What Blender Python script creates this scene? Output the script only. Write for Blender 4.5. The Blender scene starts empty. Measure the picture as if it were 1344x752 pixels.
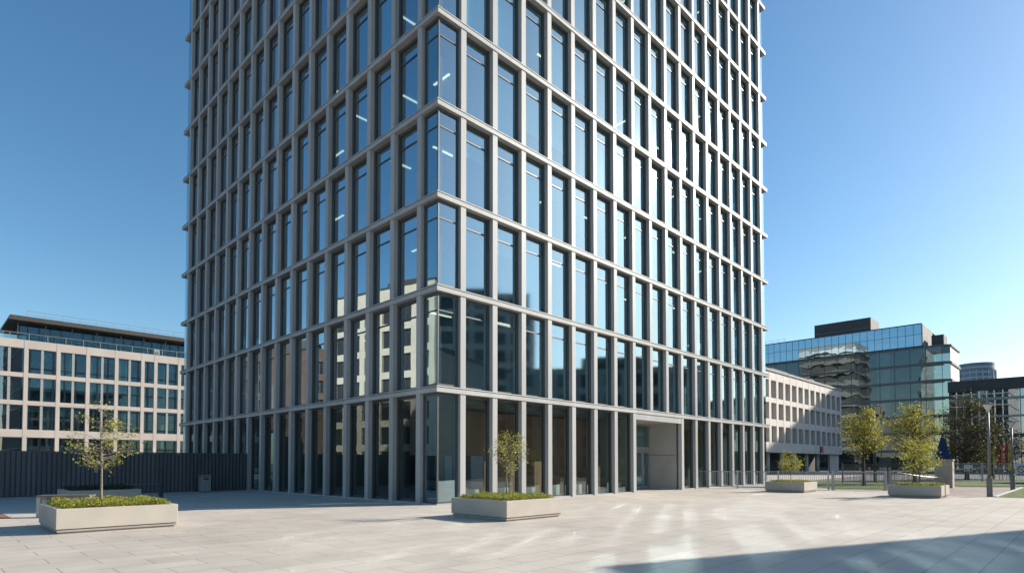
import bpy, math, random
from mathutils import Vector, Matrix
R = random.Random(7)
S = bpy.context.scene
COL = S.collection
A = math.radians(45.478)                 # street grid: the tower and its neighbours share it
DR = Vector((math.cos(A), math.sin(A), 0))
DL = Vector((-math.sin(A), math.cos(A), 0))

# ---------------------------------------------------------------- helpers
class MB:
    def __init__(s): s.v = []; s.f = []; s.m = []
    def poly(s, pts, m=0):
        k = len(s.v); s.v += [tuple(p) for p in pts]; s.f.append(tuple(range(k, k+len(pts)))); s.m.append(m)
    def box(s, x0, x1, y0, y1, z0, z1, m=0):
        k = len(s.v)
        s.v += [(x0,y0,z0),(x1,y0,z0),(x1,y1,z0),(x0,y1,z0),(x0,y0,z1),(x1,y0,z1),(x1,y1,z1),(x0,y1,z1)]
        for q in ((3,2,1,0),(4,5,6,7),(0,1,5,4),(1,2,6,5),(2,3,7,6),(3,0,4,7)):
            s.f.append(tuple(k+i for i in q)); s.m.append(m)
    def prism(s, poly, z0, z1, m=0):
        k = len(s.v); n = len(poly)
        s.v += [(p[0],p[1],z0) for p in poly] + [(p[0],p[1],z1) for p in poly]
        s.f.append(tuple(k+i for i in reversed(range(n)))); s.m.append(m)
        s.f.append(tuple(k+n+i for i in range(n))); s.m.append(m)
        for i in range(n):
            j = (i+1) % n
            s.f.append((k+i, k+j, k+n+j, k+n+i)); s.m.append(m)
    def tube(s, pts, rad, n=8, m=0, caps=True):
        pts = [Vector(p) for p in pts]; k = len(s.v)
        for i, p in enumerate(pts):
            d = (pts[min(i+1, len(pts)-1)] - pts[max(i-1, 0)])
            d = d.normalized() if d.length > 1e-9 else Vector((0,0,1))
            a = d.cross(Vector((1,0,0)) if abs(d.x) < .8 else Vector((0,1,0))).normalized(); b = d.cross(a)
            r = rad[i] if isinstance(rad, (list, tuple)) else rad
            for j in range(n):
                t = 2*math.pi*j/n
                s.v.append(tuple(p + a*(r*math.cos(t)) + b*(r*math.sin(t))))
        for i in range(len(pts)-1):
            for j in range(n):
                q = (j+1) % n
                s.f.append((k+i*n+j, k+(i+1)*n+j, k+(i+1)*n+q, k+i*n+q)); s.m.append(m)
        if caps:
            s.f.append(tuple(k+j for j in range(n))); s.m.append(m)
            e = k+(len(pts)-1)*n
            s.f.append(tuple(e+j for j in reversed(range(n)))); s.m.append(m)
    def build(s, name, mats, parent=None, loc=(0,0,0), rz=0, smooth=False, bevel=0):
        me = bpy.data.meshes.new(name); me.from_pydata(s.v, [], s.f)
        if not isinstance(mats, (list, tuple)): mats = [mats]
        for q in mats: me.materials.append(q)
        me.polygons.foreach_set('material_index', s.m)
        if smooth: me.polygons.foreach_set('use_smooth', [True]*len(s.f))
        me.update()
        o = bpy.data.objects.new(name, me); COL.objects.link(o)
        o.location = loc; o.rotation_euler = (0,0,rz)
        if parent: o.parent = parent
        if bevel:
            b = o.modifiers.new('edge', 'BEVEL'); b.width = bevel; b.segments = 2; b.limit_method = 'ANGLE'
        return o

def tag(o, label=None, cat=None, group=None, kind=None):
    if label: o['label'] = label
    if cat: o['category'] = cat
    if group: o['group'] = group
    if kind: o['kind'] = kind
    return o
def thing(name, loc, rz, label, cat, group=None):
    o = bpy.data.objects.new(name, None); COL.objects.link(o); o.empty_display_size = .2
    o.location = loc; o.rotation_euler = (0,0,rz)
    return tag(o, label, cat, group)
def copy_obj(o, parent, loc=None):
    c = o.copy(); COL.objects.link(c); c.parent = parent
    if loc is not None: c.location = loc
    return c
def W(o, d):                              # point: world origin + local (dR, dL) offset
    return Vector((o[0], o[1], 0)) + DR*d[0] + DL*d[1]

# ---------------------------------------------------------------- materials
def nodes(name):
    m = bpy.data.materials.new(name); m.use_nodes = True
    t = m.node_tree; t.nodes.clear()
    return m, t, t.nodes, t.links
def mat(name, col, rough=.6, var=.15, scale=3, metal=0, spec=.5, bump=0, bscale=40, streak=0, fine=0, orand=0):
    m, t, N, L = nodes(name)
    out = N.new('ShaderNodeOutputMaterial'); p = N.new('ShaderNodeBsdfPrincipled')
    L.new(p.outputs[0], out.inputs[0])
    p.inputs['Roughness'].default_value = rough; p.inputs['Metallic'].default_value = metal
    p.inputs['Specular IOR Level'].default_value = spec
    tc = N.new('ShaderNodeTexCoord')
    n = N.new('ShaderNodeTexNoise'); n.inputs['Scale'].default_value = scale; n.inputs['Detail'].default_value = 6
    mp = N.new('ShaderNodeMapping'); mp.inputs['Scale'].default_value = (1,1,.12 if streak else 1)
    L.new(tc.outputs['Object'], mp.inputs[0]); L.new(mp.outputs[0], n.inputs['Vector'])
    r = N.new('ShaderNodeValToRGB'); r.color_ramp.elements[0].position = .3; r.color_ramp.elements[1].position = .7
    r.color_ramp.elements[0].color = tuple(c*(1-var) for c in col) + (1,)
    r.color_ramp.elements[1].color = tuple(min(1,c*(1+var)) for c in col) + (1,)
    L.new(n.outputs[0], r.inputs[0]); last = r.outputs[0]
    if fine:
        f = N.new('ShaderNodeTexNoise'); f.inputs['Scale'].default_value = fine; f.inputs['Detail'].default_value = 2
        L.new(tc.outputs['Object'], f.inputs['Vector'])
        fr = N.new('ShaderNodeMapRange'); fr.inputs[1].default_value = .35; fr.inputs[2].default_value = .65
        fr.inputs[3].default_value = .72; fr.inputs[4].default_value = 1.2
        L.new(f.outputs[0], fr.inputs[0])
        mx = N.new('ShaderNodeMix'); mx.data_type = 'RGBA'; mx.blend_type = 'MULTIPLY'; mx.inputs[0].default_value = 1
        L.new(last, mx.inputs[6]); L.new(fr.outputs[0], mx.inputs[7]); last = mx.outputs[2]
    if orand:                             # every member is a slightly different batch
        oi = N.new('ShaderNodeObjectInfo'); fr = N.new('ShaderNodeMapRange'); fr.inputs[3].default_value = 1-orand; fr.inputs[4].default_value = 1+orand
        L.new(oi.outputs['Random'], fr.inputs[0])
        mx = N.new('ShaderNodeMix'); mx.data_type = 'RGBA'; mx.blend_type = 'MULTIPLY'; mx.inputs[0].default_value = 1
        L.new(last, mx.inputs[6]); L.new(fr.outputs[0], mx.inputs[7]); last = mx.outputs[2]
    L.new(last, p.inputs['Base Color'])
    if bump:
        b = N.new('ShaderNodeTexNoise'); b.inputs['Scale'].default_value = bscale; b.inputs['Detail'].default_value = 4
        L.new(tc.outputs['Object'], b.inputs['Vector'])
        bp = N.new('ShaderNodeBump'); bp.inputs['Strength'].default_value = bump; bp.inputs['Distance'].default_value = .02
        L.new(b.outputs[0], bp.inputs['Height']); L.new(bp.outputs[0], p.inputs['Normal'])
    return m
def glass(name, r0=.3, tint=(.45,.58,.58), gcol=(.86,.94,1), wob=.05, wscale=.5, rough=0.0, haze=0, hrough=.22):
    m, t, N, L = nodes(name)
    out = N.new('ShaderNodeOutputMaterial'); mx = N.new('ShaderNodeMixShader')
    tr = N.new('ShaderNodeBsdfTransparent'); tr.inputs[0].default_value = tint+(1,)
    g = N.new('ShaderNodeBsdfGlossy'); g.inputs['Color'].default_value = gcol+(1,); g.inputs['Roughness'].default_value = rough
    lw = N.new('ShaderNodeLayerWeight'); lw.inputs[0].default_value = .5
    pw = N.new('ShaderNodeMath'); pw.operation = 'POWER'; pw.inputs[1].default_value = 4.5
    ma = N.new('ShaderNodeMath'); ma.operation = 'MULTIPLY_ADD'; ma.inputs[1].default_value = 1-r0; ma.inputs[2].default_value = r0
    L.new(lw.outputs['Facing'], pw.inputs[0]); L.new(pw.outputs[0], ma.inputs[0]); L.new(ma.outputs[0], mx.inputs[0])
    gl = g.outputs[0]
    if haze:                              # rougher second lobe, put in to spread the glare of the reflected sun
        g2 = N.new('ShaderNodeBsdfGlossy'); g2.inputs['Color'].default_value = (.9,.9,.88,1); g2.inputs['Roughness'].default_value = hrough
        mh = N.new('ShaderNodeMixShader'); mh.inputs[0].default_value = haze
        L.new(g.outputs[0], mh.inputs[1]); L.new(g2.outputs[0], mh.inputs[2]); gl = mh.outputs[0]
    L.new(tr.outputs[0], mx.inputs[1]); L.new(gl, mx.inputs[2]); L.new(mx.outputs[0], out.inputs[0])
    if wob:
        tc = N.new('ShaderNodeTexCoord'); n = N.new('ShaderNodeTexNoise'); n.inputs['Scale'].default_value = wscale; n.inputs['Detail'].default_value = 1
        L.new(tc.outputs['Object'], n.inputs['Vector'])
        bp = N.new('ShaderNodeBump'); bp.inputs['Strength'].default_value = wob; bp.inputs['Distance'].default_value = .1
        L.new(n.outputs[0], bp.inputs['Height']); L.new(bp.outputs[0], g.inputs['Normal'])
    return m
def leafmat(name, c0, c1, trans=.45):
    m, t, N, L = nodes(name)
    out = N.new('ShaderNodeOutputMaterial'); mx = N.new('ShaderNodeMixShader'); mx.inputs[0].default_value = trans
    d = N.new('ShaderNodeBsdfPrincipled'); d.inputs['Roughness'].default_value = .55
    tl = N.new('ShaderNodeBsdfTranslucent'); ge = N.new('ShaderNodeNewGeometry')
    r = N.new('ShaderNodeValToRGB'); r.color_ramp.elements[0].color = c0+(1,); r.color_ramp.elements[1].color = c1+(1,)
    L.new(ge.outputs['Random Per Island'], r.inputs[0])
    L.new(r.outputs[0], d.inputs['Base Color']); L.new(r.outputs[0], tl.inputs[0])
    L.new(d.outputs[0], mx.inputs[1]); L.new(tl.outputs[0], mx.inputs[2]); L.new(mx.outputs[0], out.inputs[0])
    return m
def emit(name, col, s):
    m, t, N, L = nodes(name)
    out = N.new('ShaderNodeOutputMaterial'); e = N.new('ShaderNodeEmission')
    e.inputs[0].default_value = col+(1,); e.inputs[1].default_value = s; L.new(e.outputs[0], out.inputs[0])
    return m
def paving(name, col, bw, bh, joint, var=.12, jd=.55, msize=.012):
    m, t, N, L = nodes(name)
    out = N.new('ShaderNodeOutputMaterial'); p = N.new('ShaderNodeBsdfPrincipled'); L.new(p.outputs[0], out.inputs[0])
    p.inputs['Roughness'].default_value = .75; p.inputs['Specular IOR Level'].default_value = .3
    tc = N.new('ShaderNodeTexCoord'); b = N.new('ShaderNodeTexBrick')
    b.inputs['Scale'].default_value = 1; b.inputs['Brick Width'].default_value = bw; b.inputs['Row Height'].default_value = bh
    b.inputs['Mortar Size'].default_value = msize; b.inputs['Mortar Smooth'].default_value = .3; b.offset = joint
    b.inputs['Color1'].default_value = tuple(c*(1-var*.6) for c in col)+(1,)
    b.inputs['Color2'].default_value = tuple(c*(1+var*.6) for c in col)+(1,)
    b.inputs['Mortar'].default_value = tuple(c*jd for c in col)+(1,)
    L.new(tc.outputs['Object'], b.inputs['Vector'])
    last = b.outputs['Color']
    for sc, lo, hi, det in ((.12, .86, 1.1, 5), (.9, .88, 1.08, 9), (60, .9, 1.1, 2)):
        n = N.new('ShaderNodeTexNoise'); n.inputs['Scale'].default_value = sc; n.inputs['Detail'].default_value = det
        L.new(tc.outputs['Object'], n.inputs['Vector'])
        r = N.new('ShaderNodeMapRange'); r.inputs[1].default_value = .3; r.inputs[2].default_value = .7
        r.inputs[3].default_value = lo; r.inputs[4].default_value = hi; L.new(n.outputs[0], r.inputs[0])
        x = N.new('ShaderNodeMix'); x.data_type = 'RGBA'; x.blend_type = 'MULTIPLY'; x.inputs[0].default_value = 1
        L.new(last, x.inputs[6]); L.new(r.outputs[0], x.inputs[7]); last = x.outputs[2]
    L.new(last, p.inputs['Base Color'])
    bp = N.new('ShaderNodeBump'); bp.inputs['Strength'].default_value = .35; bp.inputs['Distance'].default_value = .01; bp.invert = True
    L.new(b.outputs['Fac'], bp.inputs['Height']); L.new(bp.outputs[0], p.inputs['Normal'])
    return m

M = {}
M['frame'] = mat('anodised_aluminium', (.36,.36,.353), .52, .11, .9, spec=.25, streak=1, orand=.06)
M['joint'] = mat('dark_joint', (.05,.05,.05), .7)
M['winframe'] = mat('dark_window_frame', (.065,.068,.07), .45, .1)
M['glass'] = glass('tower_glass', .45, (.50,.74,.76), (.60,.87,.98), wob=.007, wscale=.45, rough=.045, haze=.006, hrough=.10)
M['sideglass'] = glass('shaded_side_glass', .50, (.34,.52,.55), (.74,.90,.98), wob=.012, wscale=.45, rough=.0, haze=.02, hrough=.13)  # same glass as the sunlit face, tinted darker for the side in shade
M['lowglass'] = glass('ground_floor_glass', .10, (.60,.68,.64), (.8,.92,.95), wob=.012, wscale=.45)
M['cornerglass'] = glass('corner_glass', .40, (.40,.58,.58), (.66,.90,1), wob=.02, wscale=.45, rough=.02)
M['blind'] = mat('pale_roller_blind', (.36,.60,.66), .8, .06, .5, orand=.35)
M['slab'] = mat('concrete_slab', (.22,.22,.22), .8)
M['core'] = mat('core_wall', (.30,.29,.27), .8, .2, .4)
M['brown'] = mat('timber_lining', (.34,.19,.12), .6, .3, 1.5, streak=1)
M['white'] = mat('white_board', (.62,.63,.64), .5, .05)
M['bluepanel'] = mat('blue_panel', (.012,.03,.085), .5)
M['portal'] = mat('portal_stone', (.35,.335,.31), .6, .08, .8, bump=.05)
M['light'] = emit('strip_light', (1,.9,.72), 1.5)
M['beige'] = mat('beige_stone', (.44,.388,.35), .75, .1, .35, bump=.1)
M['sandstone'] = mat('sandstone', (.60,.53,.43), .75, .08, .3)
M['brickred'] = mat('red_brown_brick', (.13,.085,.065), .85, .2, .6)
M['cream'] = mat('cream_concrete', (.54,.495,.45), .75, .08, .3, bump=.1)
M['greymull'] = mat('grey_metal', (.30,.30,.29), .45, .08)
M['dark'] = mat('dark_cladding', (.035,.035,.038), .5, .2, 1)
M['roofdark'] = mat('dark_roof', (.05,.048,.045), .6, .2)
M['paleroof'] = mat('roof_gravel', (.32,.31,.3), .9, .2, 2)
M['bgglass'] = glass('office_glass', .32, (.28,.36,.36), wob=.03, wscale=.3)
M['blueglass'] = glass('blue_curtain_glass', .42, (.10,.16,.20), (.62,.85,1), wob=.2, wscale=.4)
M['greenglass'] = glass('dark_curtain_glass', .11, (.22,.30,.30), (.7,.82,.85), wob=.2, wscale=.4)
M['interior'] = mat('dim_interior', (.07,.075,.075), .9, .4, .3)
M['clearglass'] = glass('balustrade_glass', .12, (.8,.86,.84), wob=0)
M['fence'] = mat('dark_fence_paint', (.080,.086,.096), .5, .2, 2, streak=1)
M['steel'] = mat('galvanised_steel', (.33,.34,.35), .4, .12, 4, metal=.5)
M['darksteel'] = mat('painted_dark_steel', (.05,.055,.06), .45, .1)
M['planter'] = mat('exposed_aggregate', (.43,.385,.33), .85, .07, 1.5, bump=.35, bscale=90, fine=85)
M['plinth'] = mat('planter_plinth', (.30,.27,.24), .8, .1)
M['soil'] = mat('soil', (.035,.028,.02), .95, .4, 12, bump=.4)
M['bark'] = mat('pale_bark', (.20,.17,.13), .85, .3, 14, bump=.4)
M['darkbark'] = mat('dark_bark', (.07,.055,.04), .9, .3, 10, bump=.4)
M['leaf'] = leafmat('spring_leaf', (.24,.26,.03), (.46,.42,.08), .45)
M['leafbright'] = leafmat('bright_spring_leaf', (.24,.26,.03), (.44,.41,.07), .5)
M['leafyellow'] = leafmat('yellow_green_leaf', (.22,.22,.03), (.42,.37,.065), .5)
M['leafolive'] = leafmat('olive_brown_leaf', (.045,.06,.02), (.14,.12,.035), .35)
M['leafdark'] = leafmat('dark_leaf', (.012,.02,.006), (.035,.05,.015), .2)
M['hedge'] = leafmat('hedge_leaf', (.15,.18,.018), (.42,.40,.065), .4)
M['wood'] = mat('dark_timber', (.16,.115,.085), .6, .25, 5, streak=0)
M['plaza'] = paving('plaza_paving', (.51,.452,.385), 1.30, .65, .5, var=.08, jd=.56, msize=.011)
M['brick'] = paving('brick_paving', (.33,.17,.095), .22, .11, .5, .3, .5)
M['pink'] = paving('pink_paving', (.36,.28,.24), .4, .2, .5, .15, .7)
M['asphalt'] = mat('asphalt', (.12,.115,.11), .9, .15, 2, bump=.2, bscale=120)
M['farpave'] = mat('pale_pavement', (.40,.35,.31), .85, .12, .6)
M['grass'] = mat('mown_grass', (.085,.125,.012), .9, .45, 2.5, bump=.9, bscale=60, fine=40)
M['kerb'] = mat('kerb_stone', (.5,.49,.47), .8, .08)
M['blue'] = mat('navy_canvas', (.018,.045,.13), .75, .15, 4)
M['red'] = mat('red_paint', (.45,.02,.02), .5, .05)
M['yellow'] = mat('yellow_fabric', (.62,.45,.03), .7, .1)
M['orange'] = mat('orange_fabric', (.6,.16,.03), .7, .1)
M['lampglass'] = mat('frosted_lamp_glass', (.55,.54,.5), .3, .03)
M['stripewhite'] = mat('white_balcony_band', (.75,.74,.71), .6, .04)
M['lamppost'] = mat('lamp_post_grey', (.15,.15,.145), .5, .1)
M['bandsteel'] = mat('grey_band_steel', (.10,.11,.115), .5, .1)
M['pillar'] = mat('stone_pillar', (.36,.31,.27), .8, .08, 2, bump=.2)

# ---------------------------------------------------------------- ground
def sheet(name, poly, z, m, label=None, rz=0, origin=(0,0)):
    b = MB(); c, s_ = math.cos(-rz), math.sin(-rz)
    b.poly([((x-origin[0])*c-(y-origin[1])*s_, (x-origin[0])*s_+(y-origin[1])*c, 0) for x, y in poly])
    o = b.build(name, m, None, (origin[0], origin[1], z), rz)
    tag(o, label, kind='structure'); return o
sheet('ground', [(-2500,-2500),(2500,-2500),(2500,2500),(-2500,2500)], 0-.016, M['asphalt'], 'grey asphalt ground stretching away around the plaza')
C0 = Vector((-3.142, 24.69, 0))
k1 = Vector((25.0, 30.7, 0)); e1 = k1 - DL*70
sheet('plaza', [(-90,-60), (60,-60), (e1.x,e1.y), (k1.x,k1.y), (22.4,31.6), (24.3,37.9), (17.6,41.2), (12,47), (0,60), (-40,60), (-90,20)], 0, M['plaza'],
      'pale stone plaza of rectangular paving slabs', A, (C0.x, C0.y))
sheet('pavement', [(17.6,41.2),(24.3,37.9),(30,60),(70,110),(40,110),(0,60.5),(12,47)], -.008, M['farpave'], 'pale pavement beyond the metal railing')
k2 = k1 + DR*16
sheet('path', [(k1.x,k1.y),(k2.x,k2.y),(k2.x-9,k2.y+4),(25,40),(22.4,31.6)], -.004, M['pink'], 'pinkish paved path leading off the plaza', A, (22,31))
kk = k1 + DR*.16
q1 = k1 - DL*40 ; q2 = k2 - DL*40
sheet('lawn', [(k1.x,k1.y),(q1.x,q1.y),(q2.x,q2.y),(k2.x,k2.y)], .012, M['grass'], 'mown grass corner beside the plaza edge')
sheet('lawn', [(34.2,45.2),(70,41),(70,57),(41,58)], .016, M['grass'], 'strip of mown grass in front of the grey fence')
sheet('lawn', [(21.6,39.9),(26,38.6),(33,46),(40,60),(28,60)], .004, M['grass'], 'mown grass patch behind the metal railing')
sheet('brick_path', [tuple(W((-16.0,19.0),d))[:2] for d in ((0,0),(-.2,12),(-20,12),(-20,0))], .006, M['brick'], 'brown brick paving at the plaza edge', A, (-16,19))
b = MB(); b.box(0,16,-.08,.08,0,.05)
tag(b.build('kerb', M['kerb'], None, k1, A), 'pale kerb edging the grass corner', kind='structure')

# ---------------------------------------------------------------- tower
OR, SR, OL, SL, MW = 1.294, 1.930, 1.464, 2.058, .30
H1, H2, HU, NL = 4.874, 9.151, 3.974, 10
LEV = [H1, H2] + [H2 + HU*k for k in range(1, NL+1)]
WX = OR + 17*SR + MW + 1.15
WY = OL + 15*SL + 1.35
tower = thing('office_tower', C0, A, 'tall grey office tower with a grid of metal mullions and blue glass', 'office tower')
def fb(b, face, a0, a1, d0, d1, z0, z1, m=0):
    if face == 'R': b.box(a0,a1,d0,d1,z0,z1,m)
    else: b.box(d0,d1,a0,a1,z0,z1,m)
TOP = LEV[-1]
mulR = [(OR+i*SR, OR+i*SR+MW) for i in range(18)]
mulL = [(OL-MW+i*SL, OL+i*SL) for i in range(16)]
for i, (a0, a1) in enumerate(mulR):
    b = MB(); z0 = H1-.1 if i in (8,9) else 0
    fb(b,'R',a0,a1,0,.265,z0,TOP)
    b.build('mullion', M['frame'], tower)
for (a0, a1) in mulL:
    b = MB(); fb(b,'L',a0,a1,0,.265,0,TOP); b.build('mullion', M['frame'], tower)
# the far faces, never seen closely: mullions of one mesh each
b = MB()
for i in range(17): b.box(OR+i*SR, OR+i*SR+MW, WY-.4, WY, 0, TOP)
b.build('rear_mullion_row', M['frame'], tower)
b = MB()
for i in range(16): b.box(WX-.4, WX, OL+i*SL, OL+i*SL+MW, 0, TOP)
b.build('rear_mullion_row', M['frame'], tower)
for z in LEV:
    b = MB()
    for z0, z1, p, m in ((-.125,.06,.035,0),(.06,.09,.0,1),(.09,.135,.05,0)):
        if m: b.box(.0,WX-.0,.0,.43,z+z0,z+z1,1); b.box(.02,.43,.43,WY-.02,z+z0,z+z1,1); continue
        b.box(-p,WX+p,-p,.43,z+z0,z+z1); b.box(-p,WX+p,WY-.43,WY+p,z+z0,z+z1)
        b.box(-p,.43,.43,WY-.43,z+z0,z+z1); b.box(WX-.43,WX+p,.43,WY-.43,z+z0,z+z1)
    b.build('floor_band', [M['frame'], M['joint']], tower)
    b = MB(); b.box(.64,WX-.64,.64,WY-.64,z-.42,z+.1); b.build('floor_slab', M['slab'], tower)
b = MB(); b.box(.3,WX-.3,.3,WY-.3,TOP+.15,TOP+.9); b.build('parapet', M['frame'], tower)
b = MB(); b.box(8,WX-8,8,WY-8,0,TOP-.5); b.build('core_wall', M['core'], tower)
b = MB()
for (x,y) in ((3,3),(10,3),(17,3),(24,3),(31,3),(3,10),(3,17),(3,24),(3,30)): b.tube([(x,y,.1),(x,y,TOP-.5)], .3, 12)
b.build('column_row', M['slab'], tower, smooth=True)
for (x,y0,y1) in ((6.5,4.2,8),(12.4,3.4,8),(20.2,4.4,8),(27,3.8,8)):
    b = MB(); b.box(x,x+.12,y0,y1,H1+.1,TOP-.5); b.build('partition', M['core'], tower)
for (y,x0,x1) in ((7.2,4.2,8),(15.3,3.6,8),(24.1,4.2,8)):
    b = MB(); b.box(x0,x1,y,y+.12,H1+.1,TOP-.5); b.build('partition', M['core'], tower)
# ground floor linings
b = MB(); b.box(2.2,16.5,2.7,2.9,0,H1-.5); b.build('timber_lining', M['brown'], tower)
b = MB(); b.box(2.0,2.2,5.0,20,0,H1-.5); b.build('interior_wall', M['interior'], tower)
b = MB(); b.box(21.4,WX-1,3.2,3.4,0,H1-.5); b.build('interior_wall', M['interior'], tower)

DEP = .305
def make_window(a0, a1, z0, z1, face, mbF, mbP, mbB, idx=(0,1,2), blind=None, transom=.75, rnd=R):
    w = .07; F, P, Bm = idx
    fb(mbF,face,a0,a0+w,.225,.40,z0,z1,F); fb(mbF,face,a1-w,a1,.225,.40,z0,z1,F)
    fb(mbF,face,a0+w,a1-w,.255,.40,z0,z0+.09,F); fb(mbF,face,a0+w,a1-w,.24,.40,z1-.10,z1,F)
    if transom: fb(mbF,face,a0+w,a1-w,.27,.38,z1-transom-.03,z1-transom+.03,F)
    d = [DEP + rnd.uniform(-.004,.004) for _ in range(4)]
    pts = [(a0+w-.01,d[0],z0+.08),(a1-w+.01,d[1],z0+.08),(a1-w+.01,d[1]+d[2]-d[0],z1-.09),(a0+w-.01,d[2],z1-.09)]
    if face == 'L': pts = [(p[1],p[0],p[2]) for p in pts][::-1]
    mbP.poly(pts, P)
    if blind:
        fb(mbB,face,a0+.08,a1-.08,.55,.555,z1-.12-blind*(z1-z0-.3),z1-.12,Bm)
cam_f, cam_h = 777., 1.75
def seen(face, a0, a1, z0, z1):           # size in the picture, to choose which windows get parts of their own
    def pr(a, z):
        p = C0 + (DR*a + DL*.5 if face == 'R' else DL*a + DR*.5)
        return 672+cam_f*p.x/p.y, 607-cam_f*(z-cam_h)/p.y
    xa, ya = pr(a0,z0); xb, yb = pr(a1,z0); _, yc = pr(a0,z1)
    if max(yc, 0) > ya or xb > 1400: return 0
    return abs(xb-xa)*max(0, ya-max(yc,0))
specs = []
levels = [0.0] + LEV
for li in range(len(levels)-1):
    z0 = levels[li] + (.15 if li else .02); z1 = levels[li+1]-.14
    for i in range(17):
        if li == 0 and i in (7,8,9): continue
        specs.append(('R', li, mulR[i][1], mulR[i+1][0], z0, z1))
    for i in range(15):
        specs.append(('L', li, mulL[i][1], mulL[i+1][0], z0, z1))
specs.sort(key=lambda s: -seen(s[0], s[2], s[3], s[4], s[5]))
restF = MB()
for n, (face, li, a0, a1, z0, z1) in enumerate(specs):
    bl = None
    if li >= 2 and R.random() < (.72 if face == 'R' else .5): bl = R.choice((.35,.7,1,1,1))
    if n < 89:
        f = MB(); p = MB(); q = MB()
        make_window(a0, a1, z0, z1, face, f, p, q, (0,0,0), bl, 0 if li == 0 else .75)
        w = f.build('window', M['winframe'], tower)
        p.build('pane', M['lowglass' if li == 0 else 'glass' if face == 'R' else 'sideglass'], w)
        if bl: q.build('blind', M['blind'], w)
    else:
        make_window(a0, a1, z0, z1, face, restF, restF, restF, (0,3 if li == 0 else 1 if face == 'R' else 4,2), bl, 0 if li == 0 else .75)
o = restF.build('window', [M['winframe'], M['glass'], M['blind'], M['lowglass'], M['sideglass']], tower); o['kind'] = 'stuff'
# corner windows: two panes meeting in a butt joint
for li in range(len(levels)-1):
    z0 = levels[li] + (.15 if li else .02); z1 = levels[li+1]-.14
    f = MB(); aR = mulR[0][0]; aL = mulL[0][0]; g = .16
    for face, a in (('R',aR),('L',aL)):
        fb(f,face,a-.10,a,.22,.44,z0,z1)
        fb(f,face,g+.05,a-.10,g-.02,g+.10,z1-.10,z1); fb(f,face,g+.05,a-.10,g-.02,g+.10,z0,z0+.10)
        if li: fb(f,face,g+.05,a-.10,g,g+.06,z1-.78,z1-.73)
    f.box(g-.02,g+.05,g-.02,g+.05,z0,z1)
    fb(f,'R',aR-.10,aR-.03,g,.22,z0,z1); fb(f,'L',aL-.10,aL-.03,g,.22,z0,z1)
    w = f.build('corner_window', M['winframe'], tower)
    p = MB(); p.poly([(g+.03,g+.03,z0+.05),(aR-.06,g+.03,z0+.05),(aR-.06,g+.03,z1-.05),(g+.03,g+.03,z1-.05)]); p.build('pane', M['cornerglass'], w)
    p = MB(); p.poly([(g+.03,aL-.06,z0+.05),(g+.03,g+.03,z0+.05),(g+.03,g+.03,z1-.05),(g+.03,aL-.06,z1-.05)]); p.build('pane', M['cornerglass'], w)
    if li: 
        p = MB(); p.box(.62,.74,.62,.74,z0+.1,z1-1.3); p.build('blind', M['white'], w)
# glazing of the other corner bays and far faces
b = MB()
for (x0,x1,y0,y1) in ((mulR[17][1],WX-.2,.2,.2),(.2,.2,mulL[15][1],WY-.2),(.2,WX-.2,WY-.2,WY-.2),(WX-.2,WX-.2,.2,WY-.2)):
    b.poly([(x0,y0,0),(x1,y1,0),(x1,y1,TOP),(x0,y0,TOP)])
b.build('rear_glazing', M['glass'], tower)
for i in range(17):                       # pale sills under the ground-floor glass
    if i in (7,8,9): continue
    b = MB(); b.box(mulR[i][1],mulR[i+1][0],.05,.22,0,.06); b.build('sill', M['frame'], tower)
for i in range(15):
    b = MB(); b.box(.05,.22,mulL[i][1],mulL[i+1][0],0,.06); b.build('sill', M['frame'], tower)
b = MB(); b.box(.06,mulR[0][0],.06,.15,0,.05); b.box(.06,.15,.15,mulL[0][0],0,.05); b.build('sill', M['frame'], tower)
for i in range(1,7):                      # low white boards standing inside the glass
    b = MB(); a0, a1 = mulR[i][1]+.1, mulR[i+1][0]-.1
    b.box(a0, a1-(.3 if i == 5 else 0), .8,.86,0,.62-.04*(i%3)); b.build('low_panel', M['white'], tower)
b = MB(); b.box(mulR[0][1]+.1, mulR[1][0]-.1,.8,.86,0,.55); b.build('low_panel', M['white'], tower)
bp = MB(); bp.box(OR+.45,OR+2.9,1.6,1.68,.6,2.1); po = bp.build('display_panel', M['bluepanel'], tower)
r = MB()
for k in range(14):
    t0, t1 = 2*math.pi*k/16, 2*math.pi*(k+1)/16
    for ra, rb in ((.10,.15),):
        r.poly([(OR+1.28+ra*math.sin(t0),1.592,1.45+ra*math.cos(t0)),(OR+1.28+ra*math.sin(t1),1.592,1.45+ra*math.cos(t1)),
                (OR+1.28+rb*math.sin(t1),1.592,1.45+rb*math.cos(t1)),(OR+1.28+rb*math.sin(t0),1.592,1.45+rb*math.cos(t0))])
r.build('emblem', M['white'], po)
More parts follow.
